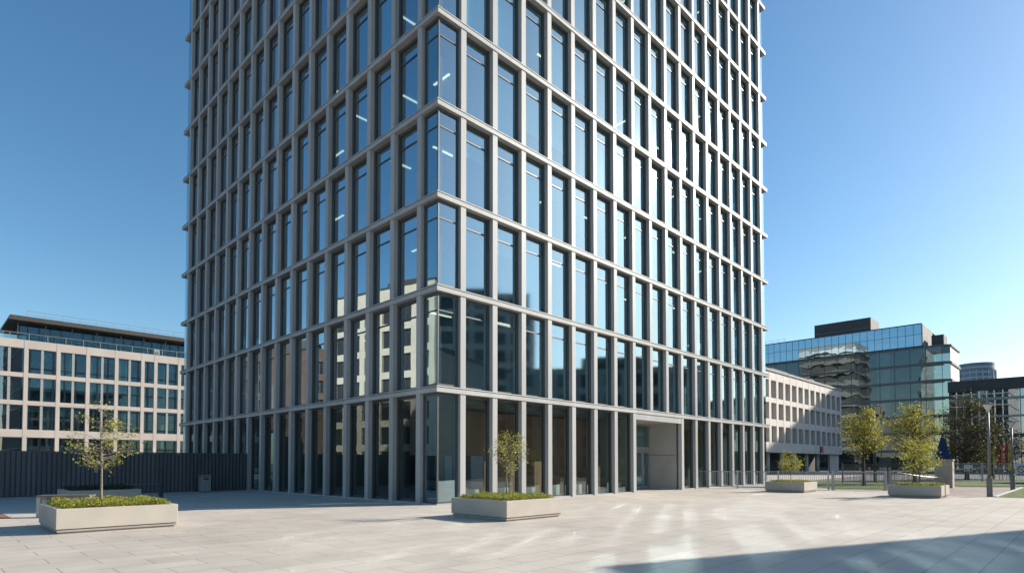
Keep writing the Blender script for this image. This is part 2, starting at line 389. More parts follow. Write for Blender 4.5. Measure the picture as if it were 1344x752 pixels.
# entrance portal
ex0, ex1, ed, ez = mulR[7][1], mulR[10][0], 2.45, H1-.47
b = MB(); b.box(ex1-.002,ex1+.28,.41,ed,0,ez+.2)
b.box(ex1-.006,ex1-.001,.45,ed-.02,ez*.52,ez*.52+.03,1); b.build('portal_side_wall', [M['portal'], M['joint']], tower)
b = MB(); b.box(ex0-.28,ex0+.002,.41,ed,0,ez+.2); b.build('portal_side_wall', M['portal'], tower)
b = MB(); b.box(ex0-.28,ex1+.28,.36,ed,ez,ez+.15); b.build('portal_soffit', M['portal'], tower)
b = MB(); b.box(ex0+.003,ex1-.003,.012,.36,ez-.02,H1-.13); b.build('portal_fascia', M['frame'], tower)
b = MB(); b.tube([(ex0+1.1,1.3,ez-.004),(ex0+1.1,1.3,ez-.02)],.09,14); b.build('downlight', M['light'], tower)
tr = MB(); tr.box(ex0+.002,ex1-.002,ed-.05,ed+.1,2.62,2.86); tr.box(ex0+.002,ex1-.002,ed-.04,ed+.08,ez-.1,ez)
for k in range(4):
    x = ex0 + (ex1-ex0)*k/3; tr.box(max(ex0+.002,x-.05),min(ex1-.002,x+.05),ed-.03,ed+.08,2.86,ez-.1)
fr = tr.build('entrance_screen', M['greymull'], tower)
p = MB(); p.poly([(ex0,ed+.02,2.86),(ex1,ed+.02,2.86),(ex1,ed+.02,ez-.1),(ex0,ed+.02,ez-.1)]); p.build('pane', M['glass'], fr)
nd = 6; dw = (ex1-ex0-.01)/nd
for k in range(nd):
    d = MB(); x0 = ex0+.005+k*dw+.006; x1 = x0+dw-.012
    for q in ((x0,x0+.11,0.02,2.6),(x1-.11,x1,.02,2.6)): d.box(q[0],q[1],ed-.03,ed+.03,q[2],q[3])
    d.box(x0+.11,x1-.11,ed-.03,ed+.03,.02,.2); d.box(x0+.11,x1-.11,ed-.03,ed+.03,2.48,2.6)
    do = d.build('door', M['greymull'], tower)
    p = MB(); p.poly([(x0+.1,ed,.19),(x1-.1,ed,.19),(x1-.1,ed,2.49),(x0+.1,ed,2.49)]); p.build('pane', M['glass'], do)
    hx = x1-.055 if k%2 == 0 else x0+.055
    h = MB(); h.tube([(hx,ed-.09,.95),(hx,ed-.09,1.55)],.018,8); h.tube([(hx,ed-.09,1.0),(hx,ed-.03,1.0)],.012,6); h.tube([(hx,ed-.09,1.5),(hx,ed-.03,1.5)],.012,6)
    h.build('handle', M['steel'], do)
# strip lights behind the glass
def strip(u, v, z, along):
    b = MB()
    b.box(-.6,.6,-.05,.05,-.05,0,0) if along == 'x' else b.box(-.05,.05,-.6,.6,-.05,0,0)
    o = b.build('ceiling_light', M['light'], None, C0 + DR*u + DL*v + Vector((0,0,z-.425)), A)
    tag(o, 'thin white strip light on a ceiling behind the tower glass', 'ceiling light', 'strip lights inside the office tower')
for li in range(1, 9):
    z = LEV[li]
    for u in (2.4, 5.6, 9.4, 13.6, 17.8, 22, 27):
        if R.random() < .55: strip(u+R.uniform(-.5,.5), R.choice((1.4,2.2,2.6)), z, R.choice('xxy'))
    for v in (2.6, 5.2, 9.2, 13.4):
        if R.random() < .5: strip(R.choice((1.5,2.2,2.6)), v+R.uniform(-.5,.5), z, R.choice('xy'))

# ---------------------------------------------------------------- gridded office blocks
def grid_wall(b, xs, zs, pier, y0, y1, m=0):
    """piers centred on xs, spandrels zs = [(z0,z1)..] filling between the piers; front face on y0"""
    zt = max(z for q in zs for z in q)
    for x in xs: b.box(x-pier/2,x+pier/2,y0,y1,0,zt,m)
    for i in range(len(xs)-1):
        for z0, z1 in zs: b.box(xs[i]+pier/2, xs[i+1]-pier/2, y0+.02, y1-.02, z0, z1, m)

# left: beige block with a recessed glazed top floor
o0 = (-53.4, 94)
lb = thing('office_block', (o0[0],o0[1],0), A, 'beige stone office block with a glazed top floor under a dark overhanging roof', 'office block')
full = [-.37-.001, 2.99, 4.75, 8.17, 11.7, 15.15, 18.7, 22.2, 25.7, 29.2, 32.7]
xs = sorted([-t for t in full] + [3.8, 7.3, 10.8, 14.3])
LZ = [(5.3,6.35),(9.7,10.3),(13.5,14.1),(17.45,18.6)]
b = MB(); grid_wall(b, xs, LZ, .42, 0, .6); 
b.box(xs[0]-.27,xs[0]-.02,.62,15,0,18.5); b.box(xs[-1]+.02,xs[-1]+.27,.62,15,0,18.5)
b.build('wall', M['beige'], lb)
b = MB(); b.box(xs[0],xs[-1],4.2,14.8,0,18.3); b.build('inner_wall', M['interior'], lb)
for z in (5.9,10.05,13.8,17.9):
    b = MB(); b.box(xs[0]+.3,xs[-1]-.3,.7,4.2,z-.3,z); b.build('floor_slab', M['slab'], lb)
for i in range(len(xs)-1):
    x0, x1 = xs[i]+.21, xs[i+1]-.21
    for z0, z1 in ((0,5.3),(6.35,9.7),(10.3,13.5),(14.1,17.45)):
        f = MB()
        fbx = [(x0,x0+.07),(x1-.07,x1)]
        if x1-x0 > 2 and z0 > 0: fbx.append(((x0+x1)/2-.15,(x0+x1)/2+.15))
        for q in fbx: f.box(q[0],q[1],.10,.30,z0,z1)
        f.box(x0+.07,x1-.07,.13,.28,z1-.08,z1)
        w = f.build('window', M['greymull'], lb)
        p = MB(); p.poly([(x0,.2,z0),(x1,.2,z0),(x1,.2,z1),(x0,.2,z1)]); p.build('pane', M['bgglass'], w)
        if z0 > 0:
            for (a,c) in ((x0+.1,(x0+x1)/2-.2),((x0+x1)/2+.2,x1-.1)):
                if R.random() < .72:
                    q = MB(); h = R.choice((.25,.4,.4,1))*(z1-z0); q.box(a,c,.6,.63,z1-h,z1-.05); q.build('blind', M['blind'], w)
rx0 = -20.6
b = MB(); b.box(rx0+1.2,xs[-1],2.6,12,18.6,18.7)
for k in range(12):
    x = rx0+1.2+(xs[-1]-rx0-1.2)*k/11; b.box(x-.06,x+.06,2.5,2.7,18.7,21.3)
pf = b.build('penthouse_frame', M['greymull'], lb)
b = MB(); b.poly([(rx0+1.2,2.6,18.7),(xs[-1],2.6,18.7),(xs[-1],2.6,21.3),(rx0+1.2,2.6,21.3)]); b.poly([(rx0+1.2,2.6,18.7),(rx0+1.2,2.6,21.3),(rx0+1.2,12,21.3),(rx0+1.2,12,18.7)])
b.build('penthouse_glazing', M['bgglass'], pf)
b = MB(); b.box(rx0+3,xs[-1],6,11,18.7,21.2); b.build('inner_wall', M['interior'], pf)
b = MB(); b.prism([(rx0,.4),(xs[-1]+.5,.4),(xs[-1]+.5,13),(rx0,13)],21.3,21.5); b.prism([(rx0+.15,.55),(xs[-1]+.4,.55),(xs[-1]+.4,12.9),(rx0+.15,12.9)],21.5,21.95)
b.build('roof', M['roofdark'], lb)
b = MB(); n = 16
for k in range(n+1):
    x = rx0+2+(xs[-1]-rx0-2)*k/n; b.tube([(x,2,21.95),(x,2,23.0)],.025,5)
for z in (22.5,23.0): b.tube([(rx0+2,2,z),(xs[-1],2,z)],.025,5)
b.build('roof_railing', M['steel'], lb)
b = MB(); b.box(xs[0],xs[-1],.28,.30,18.6,19.5,0); b.box(xs[0],xs[-1],.25,.33,19.5,19.56,1)
for k in range(24):
    x = xs[0]+(xs[-1]-xs[0])*k/23; b.box(x-.03,x+.03,.24,.34,18.6,19.5,1)
b.build('balustrade', [M['clearglass'], M['steel']], lb)
b = MB(); b.box(0,.75,0,.7,0,.95); b.box(-.04,.79,-.04,.74,.95,1.05); b.box(.1,.6,-.02,0,.2,.75,1)
tag(b.build('roof_unit', [M['white'],M['greymull']], None, W(o0,(-3.0,1.0))+Vector((0,0,18.6)), A), 'small white unit standing on the terrace of the beige block', 'roof unit')

# right: low cream block with deep windows
o1 = (66.9, 120)
cb = thing('office_block', (o1[0],o1[1],0), A, 'low cream concrete office block with deep narrow windows in three rows', 'office block')
bay = 3.05; xs = [-.45 - bay*k for k in range(18)][::-1]
CZ = [(3.5,5.1),(7.7,8.8),(11.4,12.2),(15.0,16.35)]
b = MB(); 
for x in xs: b.box(x-.45,x+.45,0,1.1,3.5,16.35)
for i in range(len(xs)-1):
    for z0, z1 in CZ: b.box(xs[i]+.45,xs[i+1]-.45,.02,1.08,z0,z1)
b.box(xs[-1]+.452,xs[-1]+.7,1.2,16,3.5,16.3); b.box(xs[0]-.45,xs[-1]+.45,1.1,16,3.5,3.7)
b.build('wall', M['cream'], cb)
b = MB(); b.box(xs[0]-.45,xs[-1]+.45,-.15,16.2,16.36,16.75); b.build('roof', M['paleroof'], cb)
b = MB(); b.box(xs[0],xs[-1],5,16,0,16.2); b.build('inner_wall', M['interior'], cb)
b = MB(); b.box(xs[-1]-5.2,xs[-1]+.3,.6,1.0,0,3.5); b.build('end_wall', M['cream'], cb)
for k in range(6):
    b = MB(); x = xs[-1]-9.5-k*6.1; b.tube([(x,1.6,0),(x,1.6,3.5)],.35,12); b.build('column', M['cream'], cb, smooth=True)
f = MB(); x0, x1 = xs[0]+.45, xs[0]+bay-.45; X0 = x0
f.box(0,.08,.7,.9,0,2.6); f.box(x1-x0-.08,x1-x0,.7,.9,0,2.6); f.box(.08,x1-x0-.08,.72,.88,2.5,2.6)
w0 = None
for i in range(len(xs)-1):
    for z0, z1 in ((5.1,7.7),(8.8,11.4),(12.2,15.0)):
        loc = (xs[i]+.45, 0, z0)
        if w0 is None:
            w0 = f.build('window', M['darksteel'], cb, loc)
            p = MB(); p.poly([(0,.8,0),(x1-x0,.8,0),(x1-x0,.8,2.8),(0,.8,2.8)]); pane0 = p.build('pane', M['bgglass'], w0)
        else:
            w = copy_obj(w0, cb, loc); copy_obj(pane0, w)
b = MB(); b.box(-9.6,-6.6,3,6,16.75,18.3); b.box(-26,-18,4,9,16.75,18.6); b.build('rooftop_plant', M['roofdark'], cb)
sg = MB(); sg.box(0,1.5,0,.15,0,1.2,0); sg.tube([(.75,-.01,.6),(.75,-.06,.6)],.42,16,1)
tag(sg.build('wall_sign', [M['darksteel'],M['red']], None, W(o1,(-13.5,-.17))+Vector((0,0,3.7)), A), 'small dark wall sign with a red disc on the cream block', 'wall sign')

# behind it: blue glass office building
o2 = (104.4, 150)
gb = thing('glass_building', (o2[0],o2[1],0), A, 'large blue and dark green glass office building with a dark rooftop box', 'glass building')
GL = 75.; ZT = 37.2; ZM = 31.2
# left-type face: local x = 0 plane, running along +y (dL)
b = MB(); b.box(4,22,1,GL,0,ZT-1); b.build('inner_wall', M['slab'], gb)
def glaz(x0, y0, x1, y1, z0, z1, m, name='glazing'):
    b = MB(); b.poly([(x0,y0,z0),(x1,y1,z0),(x1,y1,z1),(x0,y0,z1)]); return b.build(name, m, gb)
glaz(0,GL,0,0,ZM+.5,ZT,M['blueglass'])
fl = [0.4+i*4.42 for i in range(8)]
for i in range(7):
    z0, z1 = fl[i]+.3, min(fl[i+1]-.3, ZM)
    glaz(.3,GL,.3,-4.1,z0,z1,M['greenglass'])
    glaz(.3,-4.1,1.6,-5.6,z0,z1,M['greenglass'])
    b = MB(); b.prism([(.05,-4.2),(1.5,-5.9),(15.2,-5.9),(15.2,-5.6),(1.7,-5.6),(.35,-4.1),(.35,GL),(.05,GL)], fl[i+1]-.3, fl[i+1]+.3 if i < 6 else fl[i+1]+.1)
    b.build('floor_band', M['bandsteel'], gb)
    b = MB(); b.box(.5,4,-4,GL,fl[i+1]-.25,fl[i+1]+.05); b.build('floor_slab', M['slab'], gb)
b = MB()
y = 0
while y < GL:
    b.box(-.06,.04,y-.04,y+.04,ZM+.5,ZT); y += 1.75
b.box(-.06,.05,0,GL,34.6,34.68); b.box(-.1,.1,-.05,GL,ZT,ZT+.25)
b.build('curtain_grid', M['darksteel'], gb)
b = MB(); y = -4.1
while y < GL:
    b.box(.2,.29,y-.05,y+.05,0,ZM); y += 3.4
b.build('curtain_grid', M['darksteel'], gb)
for (yy) in (12.4, 14.6):
    b = MB(); b.tube([(.9,yy,0),(.9,yy,ZM)],.28,8); b.build('column', M['stripewhite'], gb)
b = MB(); b.box(.8,1.1,7.4,10.2,0,ZM); b.build('stair_wall', M['stripewhite'], gb)
b = MB(); b.box(.02,13,-.2,-.02,ZM+.5,ZT); b.build('side_wall', M['paleroof'], gb)
b = MB(); b.box(1.7,15,-5.6,-5.5,0,ZM+.1); b.build('side_wall', M['stripewhite'], gb)
b = MB(); b.box(.1,22,-.01,GL,ZT-.1,ZT+.05); b.prism([(.4,-4.1),(1.7,-5.5),(15,-5.5),(15,0),(.4,0)],ZM+.1,ZM+.3); b.build('roof', M['roofdark'], gb)
b = MB(); b.box(5,14,12.5,27,ZT+.05,ZT+4.8); b.box(4.97,5.0,12.5,27,ZT+2,ZT+2.05,1); b.build('rooftop_plant', [M['dark'],M['greymull']], gb)
b = MB(); b.box(4,9,-4,-1.4,ZM+.3,ZM+3.4); b.build('rooftop_plant', M['dark'], gb)
b = MB()
for k in range(22): b.tube([(1.2,34+k*1.9,ZT+.25),(1.2,34+k*1.9,ZT+1.4)],.03,4)
b.tube([(1.2,34,ZT+1.4),(1.2,74,ZT+1.4)],.03,4); b.tube([(1.2,34,ZT+.8),(1.2,74,ZT+.8)],.03,4)
b.build('roof_railing', M['steel'], gb)

# right edge: dark horizontal glass block
o3 = (91.4, 123)
db = thing('glass_block', (o3[0],o3[1],0), A, 'dark low glass office block with long horizontal bands behind the lamp posts', 'office block')
DLN = 70.                                   # runs along -y
b = MB(); b.box(3.5,18,-DLN,-.5,0,17.5); b.build('inner_wall', M['interior'], db)
b = MB(); b.prism([(-.6,-DLN),(18.5,-DLN),(18.5,.4),(-.6,.4)],16.4,18.6); b.build('roof', M['dark'], db)
for z0, z1, nm in ((14.4,14.9,'floor_band'),(10.9,11.3,'floor_band'),(6.9,7.6,'floor_band'),(3.4,4.0,'floor_band')):
    b = MB(); b.box(-.25,3.4,-DLN,.2,z0,z1); b.build(nm, M['greymull'] if z0 in (10.9,14.4) else M['darksteel'], db)
for z0, z1 in ((.1,3.4),(4,6.9),(7.6,10.9),(11.3,14.4),(14.9,16.4)):
    b = MB(); b.poly([(0,0,z0),(0,-DLN,z0),(0,-DLN,z1),(0,0,z1)],0); y = 0
    while y > -DLN: b.box(-.08,.1,y-.06,y+.06,z0,z1,1); y -= 2.2
    b.build('glazing', [M['bgglass'],M['darksteel']], db)
b = MB(); b.box(0,18,.0,.3,0,16.4); b.build('side_wall', M['dark'], db)
b = MB(); b.box(-.35,-.28,-12.5,-8.2,3.45,3.95,0)
for k in range(5): b.box(-.37,-.35,-12.2+k*.75,-11.7+k*.75,3.55,3.85,1)
b.build('fascia_sign', [M['white'],M['darksteel']], db)

# far round tower
b = MB(); n = 40; rad = 13.5
for k in range(n):
    t0 = 2*math.pi*k/n; t1 = 2*math.pi*(k+1)/n
    for z in range(0, 20):
        za, zb = z*4.3, z*4.3+1.3
        sc = 1-.0004*max(0,z-15)**3
        for (a,c,m) in ((za,zb,0),(zb,za+4.3,1)):
            b.poly([(rad*sc*math.cos(t0),rad*sc*math.sin(t0),a),(rad*sc*math.cos(t1),rad*sc*math.sin(t1),a),(rad*sc*math.cos(t1),rad*sc*math.sin(t1),c),(rad*sc*math.cos(t0),rad*sc*math.sin(t0),c)],m)
    if k%2 == 0:
        t = t0; b.box((rad+.1)*math.cos(t)-.3,(rad+.1)*math.cos(t)+.3,(rad+.1)*math.sin(t)-.3,(rad+.1)*math.sin(t)+.3,0,80,0)
b.prism([(rad*.96*math.cos(2*math.pi*k/n),rad*.96*math.sin(2*math.pi*k/n)) for k in range(n)],85.9,86.2,0)
M['farband'] = mat('pale_blue_band', (.36,.42,.47), .6); M['farglass'] = mat('far_window_band', (.10,.15,.20), .2)
rt = thing('round_tower', (397,505,0), 0, 'distant pale blue-grey round tower behind the dark glass block', 'tower')
b.build('wall', [M['farband'],M['farglass']], rt)

# buildings the photo shows only as reflections and shadow, and one added shadow caster
def plain_block(loc, rz, w, d, h, wallm, fh, bayw, label, name='office_block', sill=1.3, pier=1.3, g=None):
    t = thing(name, loc, rz, label, 'office block')
    xs = [i*w/round(w/bayw) for i in range(round(w/bayw)+1)]
    b = MB(); nf = int(h/fh)
    zs = [(0,.6)] + [(i*fh-sill/2, i*fh+sill/2) for i in range(1,nf)] + [(nf*fh-sill/2, h)]
    grid_wall(b, xs, zs, pier, 0, .8, 0); b.box(0,w,.9,d,0,h-.3); b.build('wall', wallm, t)
    b = MB(); b.box(-.7,w+.7,-.05,d+.1,h+.01,h+.4); b.box(w*.25,w*.6,d*.3,d*.7,h+.4,h+3); b.build('roof', M['roofdark'], t)
    w0 = None; bw = xs[1]-pier
    for i in range(len(xs)-1):
        for k in range(nf):
            z0 = zs[k][1]; z1 = zs[k+1][0]
            if w0 is None and k == 1 or (w0 is None):
                if k != 1: continue
                f = MB(); f.poly([(0,.5,0),(bw,.5,0),(bw,.5,z1-z0),(0,.5,z1-z0)],0); f.box(bw/2-.08,bw/2+.08,.4,.55,0,z1-z0,1)
                w0 = f.build('window', [M['farwin'],M['darksteel']], t, (xs[i]+pier/2,0,z0))
            else: copy_obj(w0, t, (xs[i]+pier/2,0,z0))
    return t
M['farwin'] = mat('dark_window', (.03,.035,.04), .1, .3, .2)
# facade normals point along local -y
p0, p1 = Vector((-85,35,0)), Vector((-98.5,57,0)); d = p1-p0
plain_block(p0, math.atan2(d.y,d.x), d.length, 16, 35, M['sandstone'], 4.6, 4.4, 'tall cream stone block reflected in the left side of the tower')
d = Vector((0,-1,0))
plain_block(Vector((112,34,0)), -math.pi/2, 26, 16, 42, M['beige'], 4.2, 4.2, 'brown-grey block reflected beside the tower corner')
plain_block(Vector((78,63,0)), -math.pi/2+.15, 34, 14, 19, M['greymull'], 3.8, 4.0, 'low grey block reflected in the lower right windows')
plain_block(Vector((-100,59,0)), math.pi/2+.1, 22, 14, 25, M['brickred'], 3.9, 3.6, 'red-brown brick block reflected low in the middle of the left side', pier=1.9)
tw = plain_block(Vector((146.5,146,0)), -math.pi/2, 22, 18, 60, M['beige'], 4.0, 4.4, 'unseen tall block added out to the right to shade the cream office block')  # out-of-view block added to throw the slanting shadow on the cream facade
sh = thing('office_block', (28.0,18.1,0), math.atan2(.42,.907), 'flat roofed block whose shadow falls across the near right of the plaza', 'office block')
b = MB(); b.box(0,22,-14,0,0,13.7); b.build('wall', M['beige'], sh)
b = MB(); b.box(-.1,22.1,-14.1,.1,13.7,14.0); b.box(8.9,11.2,-1.9,-.4,14.0,14.35); b.build('roof', M['roofdark'], sh)
ws = thing('apartment_block', (44,131,0), A, 'white banded block mirrored in the blue glass building', 'apartment block')
b = MB(); b.box(-20,0,0,18,0,45); b.build('wall', M['greymull'], ws)
for k in range(11):
    b = MB(); z = 2+k*4.0; off = .6*math.sin(k*1.7)
    b.prism([(-20.5,-.6),(.4,-.6),(1.3+off,4),(1.5,9),(1.2-off,14),(.4,18.6),(-20.5,18.6)],z,z+1.15); b.build('balcony_band', M['stripewhite'], ws)

# ---------------------------------------------------------------- fence, bin, bench
fs = W(C0, (0.36, OL+9*SL-.12)); FL = 27.
fe = thing('fence', (fs.x,fs.y,0), A+math.pi, 'long dark vertical-board fence running out from the tower', 'fence')
b = MB(); n = int(FL/.21)
for k in range(n):
    x = .02+k*.21; b.box(x,x+.145,-.03,.05,.06,2.33)
b.build('board_panel', M['fence'], fe)
b = MB(); b.box(0,FL,-.08,.06,2.33,2.39); b.build('coping', M['fence'], fe)
b = MB(); b.box(0,FL,-.10,-.032,.02,2.32); b.build('backing', M['darksteel'], fe)
b = MB(); b.box(-.28,.28,-.28,.28,.04,.96); b.box(-.31,.31,-.31,.31,.99,1.05); b.box(-.25,.25,-.25,.25,0,.04,1); b.box(-.27,.27,-.27,.27,.96,.99,1)
wb = thing('litter_bin', (-18.75,36.15,0), A, 'grey box-shaped litter bin standing in front of the dark fence', 'litter bin')
b.build('body', [mat('bin_grey',(.24,.245,.25),.5,.1), M['darksteel']], wb, bevel=.012)
b = MB(); b.box(-.14,.14,.25,.312,.76,.86); b2 = b.build('slot', M['joint'], wb, (0,0,0), math.pi)
b.build
wl = MB(); wl.box(-.09,.09,.05,.19,-.12,.12); wl.box(-.13,.13,.05,.23,.12,.15)
p = fs - DR*8.55
tag(wl.build('wall_light', M['greymull'], None, (p.x,p.y,1.35), A+math.pi), 'small grey wall light fixed to the dark fence', 'wall light')
bpy.data.objects['wall_light'].location = p - DL*(-.0) + Vector((0,0,1.35))

def bench(loc, rz, L, topm, legm, label):
    t = thing('bench', loc, rz, label, 'bench', 'benches by the planters')
    for k in range(4):
        b = MB(); b.box(0,L,k*.125,k*.125+.115,.66,.72); b.build('seat_slat', topm, t, bevel=.006)
    for x in (.0, L-.12):
        b = MB(); b.box(x,x+.1,.03,.45,0,.08); b.box(x,x+.1,.03,.10,.08,.655); b.box(x,x+.1,.38,.45,.08,.655); b.box(x,x+.1,.10,.38,.58,.655); b.build('leg', legm, t)
    return t
bench((-15.25,19.0,0), A-.55, 1.5, M['wood'], M['steel'], 'timber-topped bench with grey legs behind the left planter')
bench((-18.9,28.9,0), A-.5, 1.6, M['darksteel'], M['darksteel'], 'black bench in shade before the fence')

# ---------------------------------------------------------------- planters, hedges, trees
def leaf_quad(b, p, s, rnd, up=.3, m=0):
    n = Vector((rnd.gauss(0,1), rnd.gauss(0,1), rnd.gauss(0,1)+up)).normalized()
    a = n.orthogonal().normalized(); a.rotate(Matrix.Rotation(rnd.uniform(0,6.28), 3, n)); c = n.cross(a)
    l = s*rnd.uniform(.7,1.35); w = l*.55
    b.poly([p - a*l*.5, p + c*w*.5 + n*l*.06, p + a*l*.5, p - c*w*.5 + n*l*.06], m)
def planter(front, size, label, hlabel, n_leaf, leafm, hh=.14, seed=1, h=.62, split=False):
    rnd = random.Random(seed)
    t = thing('planter', (front[0],front[1],0), A, label, 'planter', 'square concrete planters on the plaza')
    s = size; w = .13
    b = MB(); z0 = .115
    b.box(0,s,0,w,z0,h); b.box(0,s,s-w,s,z0,h); b.box(0,w,w,s-w,z0,h); b.box(s-w,s,w,s-w,z0,h); b.box(w,s-w,w,s-w,z0,z0+.08)
    b.build('shell', M['planter'], t, bevel=.012)
    b = MB(); b.box(.07,s-.07,.07,s-.07,.0,.075); b.box(.03,s-.03,.03,s-.03,.045,.10); b.build('plinth', M['plinth'], t)
    b = MB(); b.box(w+.002,s-w-.002,w+.002,s-w-.002,.2,h-.06); b.build('soil', M['soil'], t)
    b = MB()
    for k in range(n_leaf):
        x, y = rnd.uniform(w,s-w), rnd.uniform(w,s-w)
        e = min(x-w, s-w-x, y-w, s-w-y)
        top = hh*(.75+.35*math.sin(x*5.1+seed)*math.sin(y*4.3+1)) * min(1,.55+e*4)
        z = h-.06 + (top+.06)*math.sqrt(rnd.random())
        leaf_quad(b, Vector((x,y,z)), rnd.uniform(.035,.065), rnd, .2)
    for k in range(n_leaf//6):
        x, y = rnd.uniform(w+.05,s-w-.05), rnd.uniform(w+.05,s-w-.05)
        b.tube([(x,y,h-.07),(x+rnd.uniform(-.03,.03),y+rnd.uniform(-.03,.03),h+hh*rnd.uniform(.3,.9))],.005,3)
    hd = thing('low_hedge', (front[0],front[1],0), A, hlabel, 'hedge', 'low hedges in the planters')
    b.build('foliage', leafm, hd)
    return t
P1 = (-11.2,14.58); P2 = (-.16,17.74); P3 = (17.25,35.0); P4 = (21.3,29.42); P5 = (-18.1,24.2)
planter(P1, 2.72, 'large pale concrete planter at the left of the plaza, nearest the camera', 'yellow-green low hedge under the sparse spreading tree', 7500, M['hedge'], .19, 3)
planter(P2, 2.58, 'pale concrete planter standing before the tower corner', 'yellow-green low hedge round the slim tree by the tower corner', 6500, M['hedge'], .17, 5)
planter(P3, 2.3, 'grey concrete planter beside the railing, closest to the tower end', 'low hedge in the planter beside the railing', 2600, M['hedge'], .13, 8)
planter(P4, 2.3, 'grey concrete planter before the stone pillar and lamp posts', 'low hedge in the planter before the stone pillar', 2600, M['hedge'], .13, 9)
planter(P5, 2.6, 'shaded concrete planter close to the dark fence', 'dark shaded hedge in the planter by the fence', 2600, M['leafdark'], .2, 11)

def tree(name, loc, height, trunk_z, crown_c, crown_r, ncl, per, leaf, cl_r, leafm, barkm, label, seed, tr=.05, group=None, flat=1., lean=0, limbs=True):
    """trunk up to crown; ncl leaf clumps inside an uneven ellipsoid, each at the end of its own limb"""
    rnd = random.Random(seed)
    t = thing(name, loc, rnd.uniform(0,6), label, 'tree', group)
    b = MB(); zt = crown_c[2]+crown_r[2]*.75
    pts = []; n = 9
    for i in range(n):
        f = i/(n-1); pts.append(Vector((math.sin(f*3+seed)*tr*.9*f+lean*f, math.cos(f*4+seed)*tr*.9*f, f*zt)))
    b.tube(pts, [tr*(1-.85*(i/(n-1))**1.0) * (1.25 if i == 0 else 1) for i in range(n)], 8)
    def axis(z):
        f = max(0,min(1,z/zt))*(n-1); i = min(int(f),n-2); return pts[i].lerp(pts[i+1], f-i)
    lv = MB()
    for k in range(ncl):
        while True:
            q = Vector((rnd.uniform(-1,1),rnd.uniform(-1,1),rnd.uniform(-1,1)))
            l = q.length
            if l < 1 and l > .25 and rnd.random() < .35+.65*l: break
        shp = 1 - .28*max(0,q.z) + .1*math.sin(3*math.atan2(q.y,q.x)+seed)
        c = Vector((crown_c[0]+q.x*crown_r[0]*shp, crown_c[1]+q.y*crown_r[1]*shp, crown_c[2]+q.z*crown_r[2]))
        zb = max(trunk_z, min(zt*.97, c.z - .55*math.hypot(c.x,c.y)*flat - .1))
        a = axis(zb); mid = a.lerp(c,.5) + Vector((rnd.gauss(0,.05),rnd.gauss(0,.05),-.03+rnd.gauss(0,.04)))*crown_r[0]
        r0 = tr*.34*(1-.6*zb/zt)
        b.tube([a,mid,c],[r0,r0*.6,r0*.2],5,0,False)
        nl = int(per*rnd.uniform(.5,1.5))
        for j in range(nl):
            g = Vector((rnd.gauss(0,1),rnd.gauss(0,1),rnd.gauss(0,.75)))*cl_r
            if rnd.random() < .3: p = mid.lerp(c, rnd.random()) + g*.5
            else: p = c+g
            leaf_quad(lv, p, leaf, rnd, .5)
        for j in range(4):
            b.tube([mid.lerp(c,rnd.uniform(.3,.8)), c+Vector((rnd.gauss(0,1),rnd.gauss(0,1),rnd.gauss(0,.8)))*cl_r*1.2],[r0*.35,r0*.12],4,0,False)
    b.build('trunk', barkm, t, smooth=True)
    lv.build('crown', leafm, t)
    return t
def ctr(p, s): return W(p,(s/2,s/2))
c = ctr(P1,2.72)
tree('young_tree', (c.x-.15,c.y-.1,.55), 3.0, 1.15, (0,0,2.0), (.9,.9,1.0), 50, 18, .066, .115, M['leaf'], M['bark'], 'sparse young tree with spreading limbs in the large left planter', 21, .042, flat=.35)
c = ctr(P2,2.58)
tree('young_tree', (c.x,c.y,.55), 2.5, .95, (0,0,1.62), (.74,.74,.82), 46, 20, .06, .11, M['leaf'], M['bark'], 'slim young tree in the planter by the tower corner', 22, .033, flat=.9)
c = ctr(P3,2.3)
tree('young_tree', (c.x,c.y,.55), 2.2, .6, (0,0,1.3), (.72,.72,.75), 40, 26, .08, .14, M['leaf'], M['bark'], 'small young tree in the planter beside the railing', 23, .03)
c = ctr(P4,2.3)
tree('young_tree', (c.x+.05,c.y,.55), 2.7, .75, (0,0,1.6), (.92,.92,.95), 54, 28, .10, .17, M['leafbright'], M['bark'], 'bright green young tree in the planter before the stone pillar', 24, .035)
tree('street_tree', (27.3,46,0), 6, 1.6, (0,0,4.1), (1.7,1.7,1.95), 88, 36, .14, .27, M['leafyellow'], M['darkbark'], 'yellow-green rounded tree behind the railing, next to the cream block', 31, .13)
tree('street_tree', (34.3,50.5,0), 7, 1.8, (0,0,4.65), (2.1,2.1,2.25), 100, 38, .15, .30, M['leafyellow'], M['darkbark'], 'taller yellow-green tree behind the bright young planter tree', 32, .15)
tree('street_tree', (47.6,62,0), 9, 2.0, (0,0,5.0), (3.0,3.0,4.0), 170, 44, .17, .42, M['leafolive'], M['darkbark'], 'dark olive-brown tree beside the blue parasol', 33, .2)
tree('street_tree', (53.5,66,0), 7, 1.5, (0,0,3.6), (3.2,3.0,3.0), 120, 44, .17, .42, M['leafdark'], M['darkbark'], 'low dark green tree behind the first lamp post', 34, .16)

